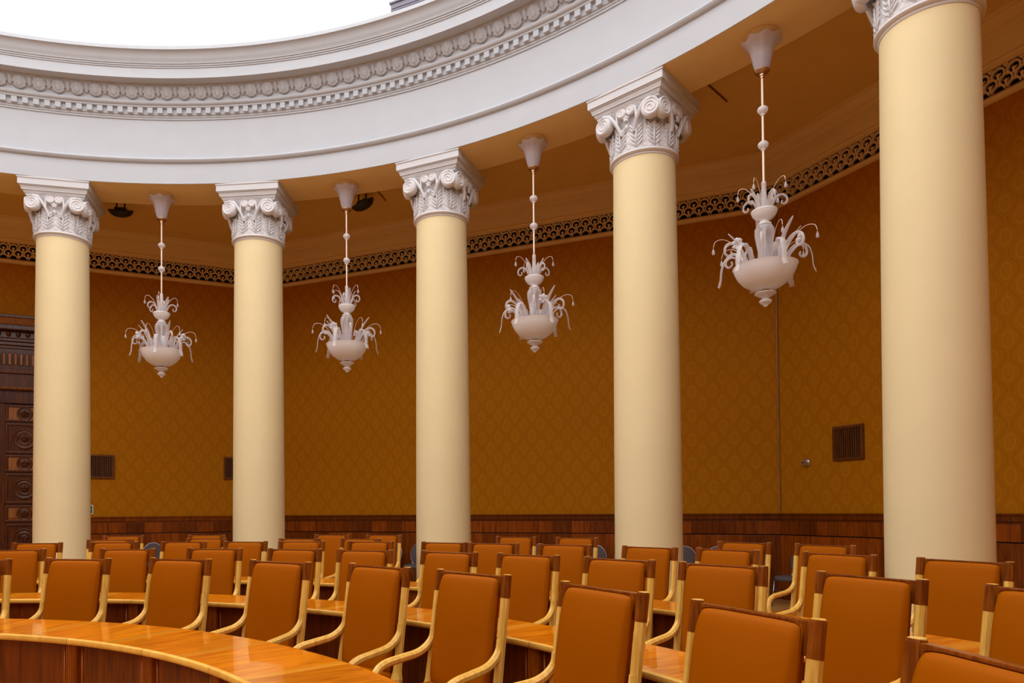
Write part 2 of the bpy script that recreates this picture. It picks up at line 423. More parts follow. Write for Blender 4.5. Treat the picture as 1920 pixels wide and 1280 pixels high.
cb = MB(); cb.tube([(0, 0, ZW), (0, 0, ZF)], .022, 8); cb_me = cb.mesh('corner_bead', 'beadw', smooth=True)
WALLS = {}
for k in range(8):
    th = WD + R(45) * k
    nm = 'wall_' + names[k]
    wo = ob(nm, wall_me, None, (AP * sin(th), AP * cos(th), 0), (0, 0, -th)); tag(wo, 'ochre patterned wallpaper wall above wood panelling', kind='structure')
    WALLS[k] = wo
    ob('wainscot_cap', cap_me, wo); ob('skirting', base_me, wo); ob('wainscot_back', wback_me, wo)
    ob('frieze_bead', bead_me, wo); ob('cove_cornice', corn_me, wo)
    ob('corner_bead', cb_me, wo, (LH - .012, -.012, 0))
    if k in (7, 0, 1):
        gr = ob('pierced_frieze', gback_me, wo); tag(gr, 'dark hollow behind pierced scale pattern')
        s0, s1 = (-1.6, LH) if k == 7 else (-LH, LH)
        n_ = int((s1 - s0) / .172)
        pitch = (s1 - s0) / n_
        for i in range(n_):
            x = s0 + pitch * (i + .5)
            ob('grille_scale', scale_me, gr, (x, .0, GT - .098))
            ob('grille_scale', scale_me, gr, (x + pitch / 2, .0, GT - .098 - .105)) if i < n_ - 1 else None
            ob('grille_half_scale', half_me, gr, (x, .0, GT - .098 - .21))
            ob('grille_spandrel', tri_me, gr, (x + pitch / 2, .0, GT - .03)) if i < n_ - 1 else None
        # panelling: a band of short veneered boards, then taller panels below
        npan = 30; pw = 2 * LH / npan
        for i in range(npan):
            x = -LH + pw * (i + .5)
            if k == 7 and abs(x) < 1.25: continue
            ob('panel', plank(pw, ZW - .345, ZW - .128), wo, (x, -.004, 0))
        npan = 18; pw = 2 * LH / npan
        for i in range(npan):
            x = -LH + pw * (i + .5)
            if k == 7 and abs(x) < 1.25: continue
            ob('panel', plank(pw, .165, ZW - .362), wo, (x, -.004, 0))
    else:
        ob('wainscot_panel', strip([(.018, ZW - .125), (.018, .16)]).mesh('wainscot_panel', 'wains'), wo)

# ------------------------------------------------------------------ columns
def spiral_disc(r0, turns, thick, nseg=36):
    """scroll: a shallow drum with a raised spiral roll on its face (face looks to -Y)"""
    m = MB()
    pr = [(.001, -thick * .55), (r0 * .90, -thick * .55), (r0, -thick * .35), (r0, thick * .35), (r0 * .9, thick * .5), (.001, thick * .5)]
    # lathe about Y
    mm = MB(); mm.lathe([(a, b) for a, b in pr], 20); m.add([(x, z, y) for x, y, z in mm.v], mm.f)
    pts = []; rad = []
    for i in range(nseg + 1):
        t = i / nseg; a = 2 * PI * turns * t; rr = r0 * (.93 - .80 * t)
        pts.append((rr * sin(a), -thick * .56, rr * cos(a))); rad.append(r0 * (.12 - .05 * t))
    m.tube(pts, rad, 6)
    return m
col0 = empty('column')
ENT_TOP = ZS
sh = MB(); zt = Z(4.5632); rb, rt_ = .4335, .3994
pr = []
for i in range(15):
    t = i / 14; z = .32 + (zt - .32) * t
    pr.append((rb + (rt_ - rb) * t ** 1.35 + .002 * sin(PI * t), z))
sh.lathe(pr, 56); shaft_me = sh.mesh('shaft', 'shaft', smooth='all')
ob('shaft', shaft_me, col0)
bs = MB(); bs.box(-.60, .60, -.60, .60, 0, .12)
bs.lathe([(.001, .12), (.58, .12), (.60, .15), (.58, .19), (.52, .20), (.50, .225), (.51, .24), (.53, .26), (.51, .29), (.455, .30), (.45, .325), (.001, .33)], 48)
tag(ob('base', bs.mesh('column_base', 'capital', smooth=True), col0), 'moulded column base')
rg = MB(); rg.lathe([(.38, zt - .012), (.405, zt - .012), (.414, zt), (.41, zt + .012), (.432, zt + .018), (.447, zt + .035), (.445, zt + .055), (.425, zt + .068), (.38, zt + .07)], 56)
ob('necking_ring', rg.mesh('necking_ring', 'capital', smooth=True), col0)
bl = MB(); zb = zt + .06; za = ENT_TOP - .268
bl.lathe([(.395, zb), (.392, zb + .10), (.388, zb + .25), (.395, zb + .36), (.42, zb + .45), (.46, zb + .52), (.50, za + .01)], 48)
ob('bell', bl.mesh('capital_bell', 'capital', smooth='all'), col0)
# abacus: square block with stepped mouldings
ab = MB(); steps = [(.415, -.272), (.44, -.268), (.44, -.247), (.450, -.244), (.468, -.214), (.468, -.201), (.485, -.199), (.485, -.189), (.499, -.153), (.499, -.141), (.514, -.139), (.514, -.127), (.530, -.125), (.530, -.029), (.541, -.026), (.541, .0)]
v = []; f = []
for hw, z in steps:
    v += [(-hw, -hw, ENT_TOP + z), (hw, -hw, ENT_TOP + z), (hw, hw, ENT_TOP + z), (-hw, hw, ENT_TOP + z)]
for i in range(len(steps) - 1):
    for q in range(4): f.append((i * 4 + q, i * 4 + (q + 1) % 4, i * 4 + 4 + (q + 1) % 4, i * 4 + 4 + q))
f.append((3, 2, 1, 0)); q = len(v) - 4; f.append((q, q + 1, q + 2, q + 3))
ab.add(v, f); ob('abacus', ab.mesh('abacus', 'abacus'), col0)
# acanthus leaves round the bell
am = MB(); lv, lf = lobed_leaf(.215, .33, .030, 4, 10, 14, .05, .45); am.add(lv, lf)
# side lobes give the serrated outline
for sgn in (-1, 1):
    for t in (.10, .28, .46, .64, .80):
        am.tube([(sgn * .016, -.036, t * .29), (sgn * .042, -.046, t * .29 + .030), (sgn * .070, -.043, t * .29 + .066), (sgn * .078, -.034, t * .29 + .092)], [.005, .011, .011, .004], 6)
am.tube([(0, -.035, .01), (0, -.052, .15), (0, -.058, .26)], [.012, .011, .008], 5)
ac_me = am.mesh('acanthus_leaf', 'capital', smooth='all')
for i in range(12):
    a = 2 * PI * (i + .5) / 12
    ob('acanthus_leaf', ac_me, col0, (.388 * sin(a), .388 * cos(a), zb + .005), (0, 0, PI - a))
am2 = MB(); lv, lf = lobed_leaf(.11, .40, .02, 3, 6, 10, .03, .4); am2.add(lv, lf); ac2_me = am2.mesh('acanthus_leaf_small', 'capital', smooth='all')
for i in range(12):
    a = 2 * PI * i / 12
    ob('acanthus_leaf', ac2_me, col0, (.392 * sin(a), .392 * cos(a), zb + .005), (0, 0, PI - a))
vz = za - .122
vol_me = {s: spiral_disc(.122, 2.3 * s, .085).mesh('volute', 'capital', smooth=True) for s in (-1, 1)}
hel_me = {s: spiral_disc(.060, 1.6 * s, .04, 22).mesh('small_scroll', 'capital', smooth=True) for s in (-1, 1)}
stm = {}
for s in (-1, 1):
    m = MB()
    path = smooth_path([(s * .09, -.425, zb + .22), (s * .125, -.445, zb + .33), (s * .18, -.455, zb + .43), (s * .25, -.45, za - .035), (s * .33, -.44, za - .012)], 5)
    m.tube(path, [.020 + .012 * i / len(path) for i in range(len(path))], 6, flat=1.5)
    for i in range(2, len(path) - 6): m.add(*(lambda c: ([(c.x + dx, c.y - .035 + dy, c.z + dz) for dx, dy, dz in ((-.008, 0, 0), (.008, 0, 0), (0, -.01, 0), (0, 0, .010), (0, 0, -.010))], [(0, 2, 3), (2, 1, 3), (1, 2, 4), (2, 0, 4)]))(path[i]))
    path = smooth_path([(s * .10, -.43, zb + .26), (s * .135, -.452, zb + .37), (s * .125, -.465, za - .05), (s * .085, -.465, za - .022)], 5)
    m.tube(path, .017, 6, flat=1.3)
    stm[s] = m.mesh('scroll_stem', 'capital', smooth='all')
fm = MB()
for i in range(5):
    a = 2 * PI * i / 5
    fm.tube([(0, -.465, za - .155), (.028 * sin(a), -.478, za - .155 + .028 * cos(a)), (.05 * sin(a), -.468, za - .155 + .05 * cos(a))], [.012, .018, .006], 6)
fm.tube([(0, -.44, za - .215), (0, -.462, za - .26), (0, -.45, za - .30)], [.012, .022, .008], 6)
flo_me = fm.mesh('flower', 'capital', smooth='all')
for q in range(4):
    rot = q * PI / 2; c_, s_ = cos(rot), sin(rot)
    def P(x, y, z): return (x * c_ - y * s_, x * s_ + y * c_, z)
    for s in (-1, 1):
        ob('volute', vol_me[s], col0, P(s * .325, -.425, vz), (0, 0, rot + s * R(12)))
        ob('scroll_stem', stm[s], col0, (0, 0, 0), (0, 0, rot))
        ob('small_scroll', hel_me[s], col0, P(s * .062, -.462, za - .065), (0, 0, rot))
    ob('flower', flo_me, col0, (0, 0, 0), (0, 0, rot))
clabels = ['cream column beside the carved door, leftmost of the five', 'cream column with white scrolled capital, second from the left',
           'cream column with white scrolled capital, middle one of five', 'cream column with white scrolled capital, second from the right',
           'widest cream column, far right, its capital cut by the frame top']
for i, a in enumerate(COLS):
    o = col0 if i == 0 else copy_tree(col0)
    o.location = (RC * sin(a), RC * cos(a), 0); o.rotation_euler = (0, 0, -a)
    tag(o, clabels[i], 'column', 'columns of the round colonnade')

# ------------------------------------------------------------------ carved door in the left wall
th7 = WD - R(45); n7 = Vector((sin(th7), cos(th7), 0)); t7 = Vector((cos(th7), -sin(th7), 0))
def on_wall(k, s, d, z=0.0):
    th = WD + R(45) * k; n_ = Vector((sin(th), cos(th), 0)); t_ = Vector((cos(th), -sin(th), 0))
    q = n_ * (AP - d) + t_ * s; return (q.x, q.y, z), -th
loc, rz = on_wall(-1, 0, .001)
door = empty('door_1', loc, rz); tag(door, 'dark carved wooden double door with heavy cornice, behind the leftmost column', kind='structure')
def part(nm, mb, mat, par, bevel=0.0, smooth=False): return ob(nm, mb.mesh(nm, mat, smooth=smooth, bevel=bevel), par)
DZ = 3.72
for s in (-1, 1):
    part('door_frame', MB().box(*sorted((s * 1.0, s * 1.28)), -.12, 0, 0, 3.98), 'door', door, .01)
    part('frame_moulding', MB().box(*sorted((s * .985, s * 1.03)), -.15, -.12, 0, DZ), 'door', door, .01)
part('door_head', MB().box(-1.0, 1.0, -.10, 0, DZ, 3.99), 'door', door)
rope = part('rope_moulding', MB().box(-1.30, 1.30, -.17, 0, 3.97, 4.03), 'door', door, .01)
rm = MB(); rm.tube([(-.022, -.19, 0), (.022, -.175, .045)], .016, 6); rme = rm.mesh('rope_twist', 'doorlight', smooth='all')
for i in range(58): ob('rope_twist', rme, rope, (-1.28 + i * .0445, 0, 3.985))
part('lintel_board', MB().box(-1.30, 1.30, -.13, 0, 4.03, 4.30), 'door', door, .005)
part('lintel_plaque', MB().box(-.155, .155, -.16, -.13, 4.06, 4.27), 'door', door, .01)
part('lintel_moulding', MB().box(-1.34, 1.34, -.17, 0, 4.30, 4.40), 'door', door, .02)
ff = part('fluted_frieze', MB().box(-1.30, 1.30, -.13, 0, 4.40, 4.80), 'door', door, .005)
flm = MB()
out = [(-.022, 0), (.022, 0), (.022, .20), (.012, .222), (-.012, .222), (-.022, .20)]
flm.add([(x, -.012, z) for x, z in out] + [(x, .0, z) for x, z in out], [tuple(range(6))] + [(i, (i + 1) % 6, 6 + (i + 1) % 6, 6 + i) for i in range(6)])
flute_me = flm.mesh('flute', 'doorlight')
rim = MB(); rim.tube([(x * 1.35, -.006, z * 1.05 - .005) for x, z in out] + [(out[0][0] * 1.35, -.006, -.005)], .007, 5); rim_me = rim.mesh('flute_rim', 'door', smooth='all')
for i in range(26):
    x = -1.25 + i * .1
    ob('flute', flute_me, ff, (x, -.131, 4.48)); ob('flute_rim', rim_me, ff, (x, -.134, 4.48))
for i, (z0, z1, d) in enumerate(((4.80, 4.86, .15), (4.86, 4.93, .19), (4.93, 4.99, .22), (4.99, 5.01, .20))):
    part('cornice_moulding', MB().box(-1.32 - d * .5, 1.32 + d * .5, -d, 0, z0, z1), 'door', door, .012)
eg = part('egg_band', MB().box(-1.40, 1.40, -.20, 0, 5.01, 5.14), 'door', door)
em = MB(); em.lathe([(.001, -.05), (.03, -.042), (.045, -.01), (.045, .02), (.035, .045)], 12); egg_me = em.mesh('egg', 'door', smooth='all')
for i in range(17): ob('egg', egg_me, eg, (-1.34 + i * .1675, -.205, 5.075))
part('cornice_slab', MB().box(-1.48, 1.48, -.34, 0, 5.14, 5.24), 'door', door, .015)
part('cornice_cove', MB().add([(-1.48, -.32, 5.24), (1.48, -.32, 5.24), (1.54, -.40, 5.36), (-1.54, -.40, 5.36), (-1.48, 0, 5.24), (1.48, 0, 5.24), (1.54, 0, 5.36), (-1.54, 0, 5.36)], [(0, 1, 2, 3), (7, 6, 5, 4), (0, 4, 5, 1), (1, 5, 6, 2), (3, 2, 6, 7), (0, 3, 7, 4)]), 'doorlight', door)
part('cornice_lip', MB().box(-1.56, 1.56, -.42, 0, 5.36, 5.42), 'door', door, .012)
# two leaves, each a stile frame with alternating small and large panels carrying round rosettes
def ring_mb(rs, depth):
    m = MB(); m.lathe(rs, 28); m.v = [(x, -z * depth, y) for x, y, z in m.v]; return m
small = ring_mb([(.145, 0), (.14, .6), (.125, .8), (.11, .5), (.10, .3), (.09, .5), (.075, .7), (.06, .45), (.05, .9), (.025, 1.2), (.001, 1.25)], .03).mesh('rosette', 'door', smooth='all')
big = ring_mb([(.215, 0), (.21, .7), (.19, .9), (.175, .55), (.16, .35), (.14, .4), (.13, .75), (.11, .8), (.10, .4), (.08, .3), (.065, .7), (.03, 1.3), (.001, 1.35)], .035).mesh('rosette', 'door', smooth='all')
pt = MB()
for i in range(5):
    a = 2 * PI * i / 5; pt.tube([(0, -.03, 0), (.045 * sin(a), -.045, .045 * cos(a)), (.075 * sin(a), -.03, .075 * cos(a))], [.012, .018, .004], 6)
pet_me = pt.mesh('rosette_petals', 'door', smooth='all')
for s in (-1, 1):
    x0, x1 = sorted((s * .012, s * .985))
    leaf = part('door_leaf', MB().box(x0, x1, -.03, 0, 0, DZ), 'door', door)
    pc = s * .60; hw = .335
    for a_, b_ in ((x0, pc - hw) if s > 0 else (x0, pc - hw), (pc + hw, x1)):
        ob('stile', MB().box(a_, b_, -.06, -.03, 0, DZ).mesh('stile', 'door', bevel=.006), leaf)
    zc = 3.521; k = 0
    while zc > .2:
        smallp = (k % 2 == 0); h = .165 if smallp else .30
        if smallp:
            ob('panel', MB().box(pc - hw + .05, pc + hw - .05, -.04, -.03, zc - h + .03, zc + h - .03).mesh('panel', 'doorlight', bevel=.004), leaf)
        else:
            ob('panel', MB().box(pc - hw + .04, pc + hw - .04, -.04, -.03, zc - h + .02, zc + h - .02).mesh('panel', 'door', bevel=.004), leaf)
        fr = MB(); o_, i_ = hw, hw - .045
        fr.box(pc - o_, pc + o_, -.062, -.03, zc + h - .04, zc + h); fr.box(pc - o_, pc + o_, -.062, -.03, zc - h, zc - h + .04)
        fr.box(pc - o_, pc - i_, -.062, -.03, zc - h + .04, zc + h - .04); fr.box(pc + i_, pc + o_, -.062, -.03, zc - h + .04, zc + h - .04)
        ob('panel_frame', fr.mesh('panel_frame', 'door', bevel=.008), leaf)
        ob('rosette', small if smallp else big, leaf, (pc, -.035, zc)); ob('rosette_petals', pet_me, leaf, (pc, -.045, zc))
        zc -= .503; k += 1

# ------------------------------------------------------------------ wall fittings
def vent(k, s0, s1, z0, z1, label):
    loc, rz = on_wall(k, (s0 + s1) / 2, .002, (z0 + z1) / 2); wv, hv = (s1 - s0) / 2, (z1 - z0) / 2
    o = empty('wall_vent', loc, rz); tag(o, label, 'vent', 'slatted wooden wall vents')
    ob('backing', MB().box(-wv + .02, wv - .02, -.008, 0, -hv + .02, hv - .02).mesh('backing', 'dark'), o)
    for a_ in ((-wv, wv, hv - .04, hv), (-wv, wv, -hv, -hv + .04), (-wv, -wv + .04, -hv + .04, hv - .04), (wv - .04, wv, -hv + .04, hv - .04)):
        ob('frame_bar', MB().box(a_[0], a_[1], -.032, 0, a_[2], a_[3]).mesh('frame_bar', 'ventm', bevel=.005), o)
    n_ = 12; sm = MB().box(-.009, .009, -.022, -.008, -hv + .04, hv - .04).mesh('slat', 'ventm')
    for i in range(n_): ob('slat', sm, o, (-wv + .055 + (2 * wv - .11) * i / (n_ - 1), 0, 0))
vent(-1, 1.73, 2.24, 2.23, 2.73, 'slatted wooden wall vent partly hidden by the leftmost column')
vent(-1, 4.44, 4.95, 2.24, 2.74, 'slatted wooden wall vent partly hidden by the second column')
vent(1, -4.27, -3.76, 2.235, 2.76, 'slatted wooden wall vent beside the far right column')
loc, rz = on_wall(1, -4.755, .002, 2.245)
tk = empty('key_switch', loc, rz); tag(tk, 'small round metal key switch on the wallpaper left of the right vent', 'switch')
m = MB(); m.lathe([(.001, 0), (.065, 0), (.065, .02), (.055, .03), (.001, .03)], 24); m.v = [(x, -z, y) for x, y, z in m.v]; ob('plate', m.mesh('plate', 'steel', smooth=True), tk)
m = MB(); m.lathe([(.001, .08), (.04, .078), (.048, .065), (.045, .03), (.001, .03)], 20); m.v = [(x, -z, y) for x, y, z in m.v]; ob('dial', m.mesh('dial', 'steel', smooth=True), tk)
ob('slot', MB().box(-.03, .03, -.084, -.078, -.008, .008).mesh('slot', 'black'), tk)
loc, rz = on_wall(-1, 1.70, .002, 1.585)
sg = empty('exit_sign', loc, rz); tag(sg, 'small green exit sign beside the leftmost column above the panelling', 'sign')
ob('plate', MB().box(-.14, .14, -.012, 0, -.095, .095).mesh('plate', 'sign', bevel=.003), sg)
ob('green_field', MB().box(-.122, .122, -.014, -.011, -.077, .077).mesh('green_field', 'green'), sg)
m = MB(); m.box(-.10, -.045, -.0165, -.0135, -.055, .055)
tag(ob('door_symbol', m.mesh('door_symbol', 'sign'), sg), 'white door symbol')
m = MB(); m.box(.0, .06, -.0165, -.0135, -.012, .012); m.add([(.06, -.0165, -.035), (.105, -.0165, 0), (.06, -.0165, .035), (.06, -.0135, -.035), (.105, -.0135, 0), (.06, -.0135, .035)], [(0, 1, 2), (5, 4, 3), (0, 3, 4, 1), (1, 4, 5, 2), (2, 5, 3, 0)])
tag(ob('arrow_symbol', m.mesh('arrow_symbol', 'sign'), sg), 'white arrow symbol')

# black bowl-shaped floodlights on the passage ceiling
def flood(ang, rad, tilt, label):
    o = empty('ceiling_floodlight', (rad * sin(ang), rad * cos(ang), ZCEIL), -ang); tag(o, label, 'floodlight', 'black ceiling floodlights')
    m = MB(); m.lathe([(.001, .0), (.215, .0), (.22, -.01), (.205, -.045), (.16, -.095), (.09, -.125), (.001, -.135)], 28)
    ob('bowl', m.mesh('bowl', 'black', smooth=True), o, (0, 0, -.21), tilt)
    ob('lamp_box', MB().box(-.10, .10, -.05, .05, 0, .04).mesh('lamp_box', 'black', bevel=.008), o, (0, 0, -.205), tilt)
    for s in (-.07, .07):
        ob('bracket', MB().box(s - .012, s + .012, -.012, .012, -.20, 0).mesh('bracket', 'black'), o)
flood(R(-8.84), 10.8, (R(25), R(2), 0), 'black bowl-shaped floodlight just right of the leftmost column')
flood(R(15.0), 10.8, (R(24), R(-20), 0), 'black bowl-shaped floodlight behind the second chandelier')
for (a0, r0, a1, r1, lab) in ((16.45, 10.40, 16.4, 11.28, 'thin dark strip on the ceiling left of the middle column'), (46.85, 10.40, 46.83, 11.31, 'thin dark strip on the ceiling left of the nearest chandelier')):
    m = MB(); pA = Vector((r0 * sin(R(a0)), r0 * cos(R(a0)), ZCEIL - .01)); pB = Vector((r1 * sin(R(a1)), r1 * cos(R(a1)), ZCEIL - .01))
    m.tube([pA, pB], .012, 6); o = ob('ceiling_conduit', m.mesh('ceiling_conduit', 'wains', smooth=True)); tag(o, lab, 'conduit')

# ------------------------------------------------------------------ chandeliers
def radial(pts, n=5): return [Vector((r, 0, z)) for r, z in [(p.x, p.z) for p in smooth_path([(a, 0, b) for a, b in pts], n)]]
def ribbon(path, wid, thick, scallop=0, taper=True):
    """leaf of glass along a path in the XZ plane, broad across Y, with a raised rib and optional scalloped edge"""
    m = MB(); k = len(path); v = []
    for i, p in enumerate(path):
        t = i / (k - 1); wv = wid * (math.sin(PI * (.12 + .86 * t)) ** .7 if taper else 1) * (1 + (.18 * cos(2 * PI * scallop * t) if scallop else 0))
        tg = (path[min(i + 1, k - 1)] - path[max(i - 1, 0)]).normalized(); nn = Vector((tg.z, 0, -tg.x))
        for yy, off in ((-1, .25), (-.5, -.15), (0, .45), (.5, -.15), (1, .25)): v.append(p + Vector((0, yy * wv / 2, 0)) + nn * thick * off)
        for yy in (1, 0, -1): v.append(p + Vector((0, yy * wv / 2 * .96, 0)) - nn * thick * .8)
    f = []
    for i in range(k - 1):
        for j in range(8): l = (j + 1) % 8; f.append((i * 8 + j, i * 8 + l, i * 8 + 8 + l, i * 8 + 8 + j))
    f.append(tuple(range(7, -1, -1))); f.append(tuple((k - 1) * 8 + j for j in range(8)))
    return m.add(v, f)
ch0 = empty('chandelier')
def cl(nm, prof, mat, par=ch0, n=28, wave=0, label=None):
    m = MB(); m.lathe(prof, n)
    if wave:
        zmax = max(z for r, z in prof); v2 = []
        for x, y, z in m.v:
            a = math.atan2(x, y); t = max(0, (z - (zmax - .2)) / .2); s = 1 + wave * t * cos(8 * a) ; v2.append((x * s, y * s, z + wave * .12 * t * cos(8 * a)))
        m.v = v2
    o = ob(nm, m.mesh(nm, mat, smooth=True), par)
    if label: o['label'] = label
    return o
cl('ceiling_rose', [(.001, 0), (.17, 0), (.175, -.012), (.165, -.03), (.14, -.04), (.13, -.055), (.05, -.06), (.001, -.06)], 'cornice', label='ochre moulded ceiling rose')
cl('canopy', [(.205, -.085), (.20, -.10), (.165, -.13), (.130, -.18), (.112, -.26), (.090, -.36), (.068, -.425), (.060, -.425), (.084, -.36), (.106, -.26), (.124, -.18), (.158, -.13), (.195, -.095), (.205, -.085)], 'canopyg', n=48, wave=.08, label='fluted glass trumpet canopy')
cl('canopy_cap', [(.001, -.415), (.078, -.42), (.082, -.435), (.06, -.455), (.032, -.462), (.032, -.485), (.022, -.49), (.022, -.51), (.001, -.51)], 'brass')
m = MB(); m.tube([(0, 0, -.06), (0, 0, -1.75)], .0135, 10); ob('rod', m.mesh('rod', 'rod', smooth=True), ch0)
for zz in (-.885, -1.29):
    cl('bead', [(.014, zz + .052), (.034, zz + .046), (.053, zz + .028), (.058, zz + .008), (.052, zz - .014), (.034, zz - .032), (.024, zz - .038), (.024, zz - .056), (.014, zz - .06)], 'frost', n=20)
cl('sleeve', [(.001, -1.71), (.025, -1.71), (.025, -1.86), (.032, -1.92), (.034, -2.0), (.02, -2.06), (.001, -2.07)], 'frost')
cl('upper_dish', [(.03, -2.06), (.10, -2.065), (.138, -2.04), (.142, -2.05), (.125, -2.095), (.09, -2.135), (.05, -2.155), (.05, -2.18), (.075, -2.19), (.075, -2.205), (.03, -2.21), (.03, -2.06)], 'bowl')
cl('vase', [(.045, -2.205), (.085, -2.22), (.105, -2.26), (.106, -2.32), (.092, -2.41), (.07, -2.52), (.06, -2.62), (.065, -2.72), (.058, -2.72), (.053, -2.62), (.062, -2.52), (.084, -2.41), (.098, -2.32), (.097, -2.26), (.08, -2.23), (.045, -2.212)], 'clear', label='clear glass vase stem')
m = MB(); m.tube([(0, 0, -2.05), (0, 0, -3.02)], .016, 10); ob('core_rod', m.mesh('core_rod', 'frost', smooth=True), ch0)
bo = [(.345, -2.685), (.335, -2.70), (.325, -2.735), (.295, -2.80), (.24, -2.87), (.16, -2.925), (.06, -2.95), (.02, -2.952), (.02, -2.94), (.06, -2.937), (.155, -2.912), (.23, -2.86), (.283, -2.795), (.312, -2.735), (.32, -2.70), (.33, -2.683), (.345, -2.685)]
cl('bowl', bo, 'bowl', n=48, label='milky glass bowl')
cl('bowl_stud', [(.001, -2.945), (.045, -2.948), (.05, -2.96), (.04, -2.975), (.02, -2.98), (.02, -3.0), (.001, -3.0)], 'brass', n=20)
cl('finial_disc', [(.02, -2.985), (.06, -2.99), (.11, -2.985), (.115, -2.995), (.08, -3.02), (.04, -3.04), (.03, -3.055), (.001, -3.055)], 'frost', n=24)
cl('finial_knob', [(.001, -3.05), (.04, -3.055), (.066, -3.075), (.066, -3.09), (.045, -3.112), (.025, -3.125), (.02, -3.14), (.001, -3.145)], 'frost', n=24)
def glass_part(nm, mb, angs, mat='leafglass'):
    me = mb.mesh(nm, mat, smooth='all')
    return [ob(nm, me, ch0, (0, 0, 0), (0, 0, a)) for a in angs]
dropm = MB(); dropm.lathe([(.001, .045), (.005, .03), (.012, .008), (.017, -.012), (.014, -.028), (.001, -.036)], 10); drop_me = dropm.mesh('drop', 'leafglass', smooth='all')
def pendants(path, angs):
    pth = radial(path); me = MB().tube(pth, .0035, 5).mesh('pendant_wire', 'rod', smooth='all')
    for a in angs:
        o = ob('pendant_wire', me, ch0, (0, 0, 0), (0, 0, a)); ob('drop', drop_me, o, (pth[-1].x, 0, pth[-1].z - .05))
up_curl = [(.06, -2.07), (.085, -1.98), (.13, -1.90), (.19, -1.885), (.232, -1.92), (.235, -1.97), (.205, -1.995), (.18, -1.975), (.188, -1.95)]
p = radial(up_curl); glass_part('curled_arm', MB().tube(p, [.016 - .009 * i / len(p) for i in range(len(p))], 8), [R(a) for a in (10, 80, 150, 215, 290)])
p = radial([(.05, -2.07), (.075, -1.95), (.10, -1.86), (.145, -1.775)]); glass_part('upright_leaf', ribbon(p, .065, .008), [R(a) for a in (45, 120, 250, 330)])
pendants([(.05, -2.05), (.11, -1.86), (.19, -1.755), (.255, -1.745), (.275, -1.80)], [R(a) for a in (30, 100, 175, 270)])
lo_curl = [(.17, -2.76), (.23, -2.60), (.31, -2.47), (.40, -2.43), (.465, -2.47), (.475, -2.54), (.435, -2.575), (.395, -2.55), (.405, -2.515)]
p = radial(lo_curl); glass_part('curled_arm', MB().tube(p, [.020 - .011 * i / len(p) for i in range(len(p))], 8), [R(a) for a in (5, 62, 118, 175, 236, 300)])
p = radial([(.18, -2.75), (.21, -2.58), (.27, -2.40), (.385, -2.25)]); glass_part('upright_leaf', ribbon(p, .060, .008), [R(a) for a in (35, 110, 170, 225, 300)])
p = radial([(.20, -2.74), (.27, -2.58), (.36, -2.50), (.44, -2.54), (.475, -2.64), (.485, -2.75), (.51, -2.83)]); glass_part('drooping_leaf', ribbon(p, .058, .009, 9, False), [R(a) for a in (20, 88, 145, 205, 268, 318)])
p = radial([(.21, -2.74), (.225, -2.60), (.20, -2.49), (.16, -2.47), (.14, -2.55)]); glass_part('folded_leaf', ribbon(p, .085, .009, 8, False), [R(a) for a in (50, 170, 290)])
pendants([(.17, -2.70), (.30, -2.45), (.43, -2.35), (.53, -2.36), (.56, -2.43)], [R(a) for a in (0, 48, 140, 190, 255, 310)])
fmm = MB()
for i in range(6):
    a = 2 * PI * i / 6; fmm.tube([(.36, 0, -2.46), (.37 + .02 * cos(a), .045 * sin(a), -2.46 + .045 * cos(a)), (.40, .07 * sin(a), -2.46 + .06 * cos(a))], [.012, .028, .01], 6)
glass_part('glass_flower', fmm, [R(a) for a in (75, 195, 345)], 'frost')
chl = ['glass chandelier between the two leftmost columns', 'glass chandelier hanging left of the middle column', 'glass chandelier hanging right of the middle column', 'largest, nearest glass chandelier, left of the far right column']
for i in range(4):
    a = (COLS[i] + COLS[i + 1]) / 2
    o = ch0 if i == 0 else copy_tree(ch0)
    o.location = (9.864 * sin(a), 9.864 * cos(a), ZS - .001); o.rotation_euler = (0, 0, R(37 * i + 12)); tag(o, chl[i], 'chandelier', 'glass chandeliers between the columns')

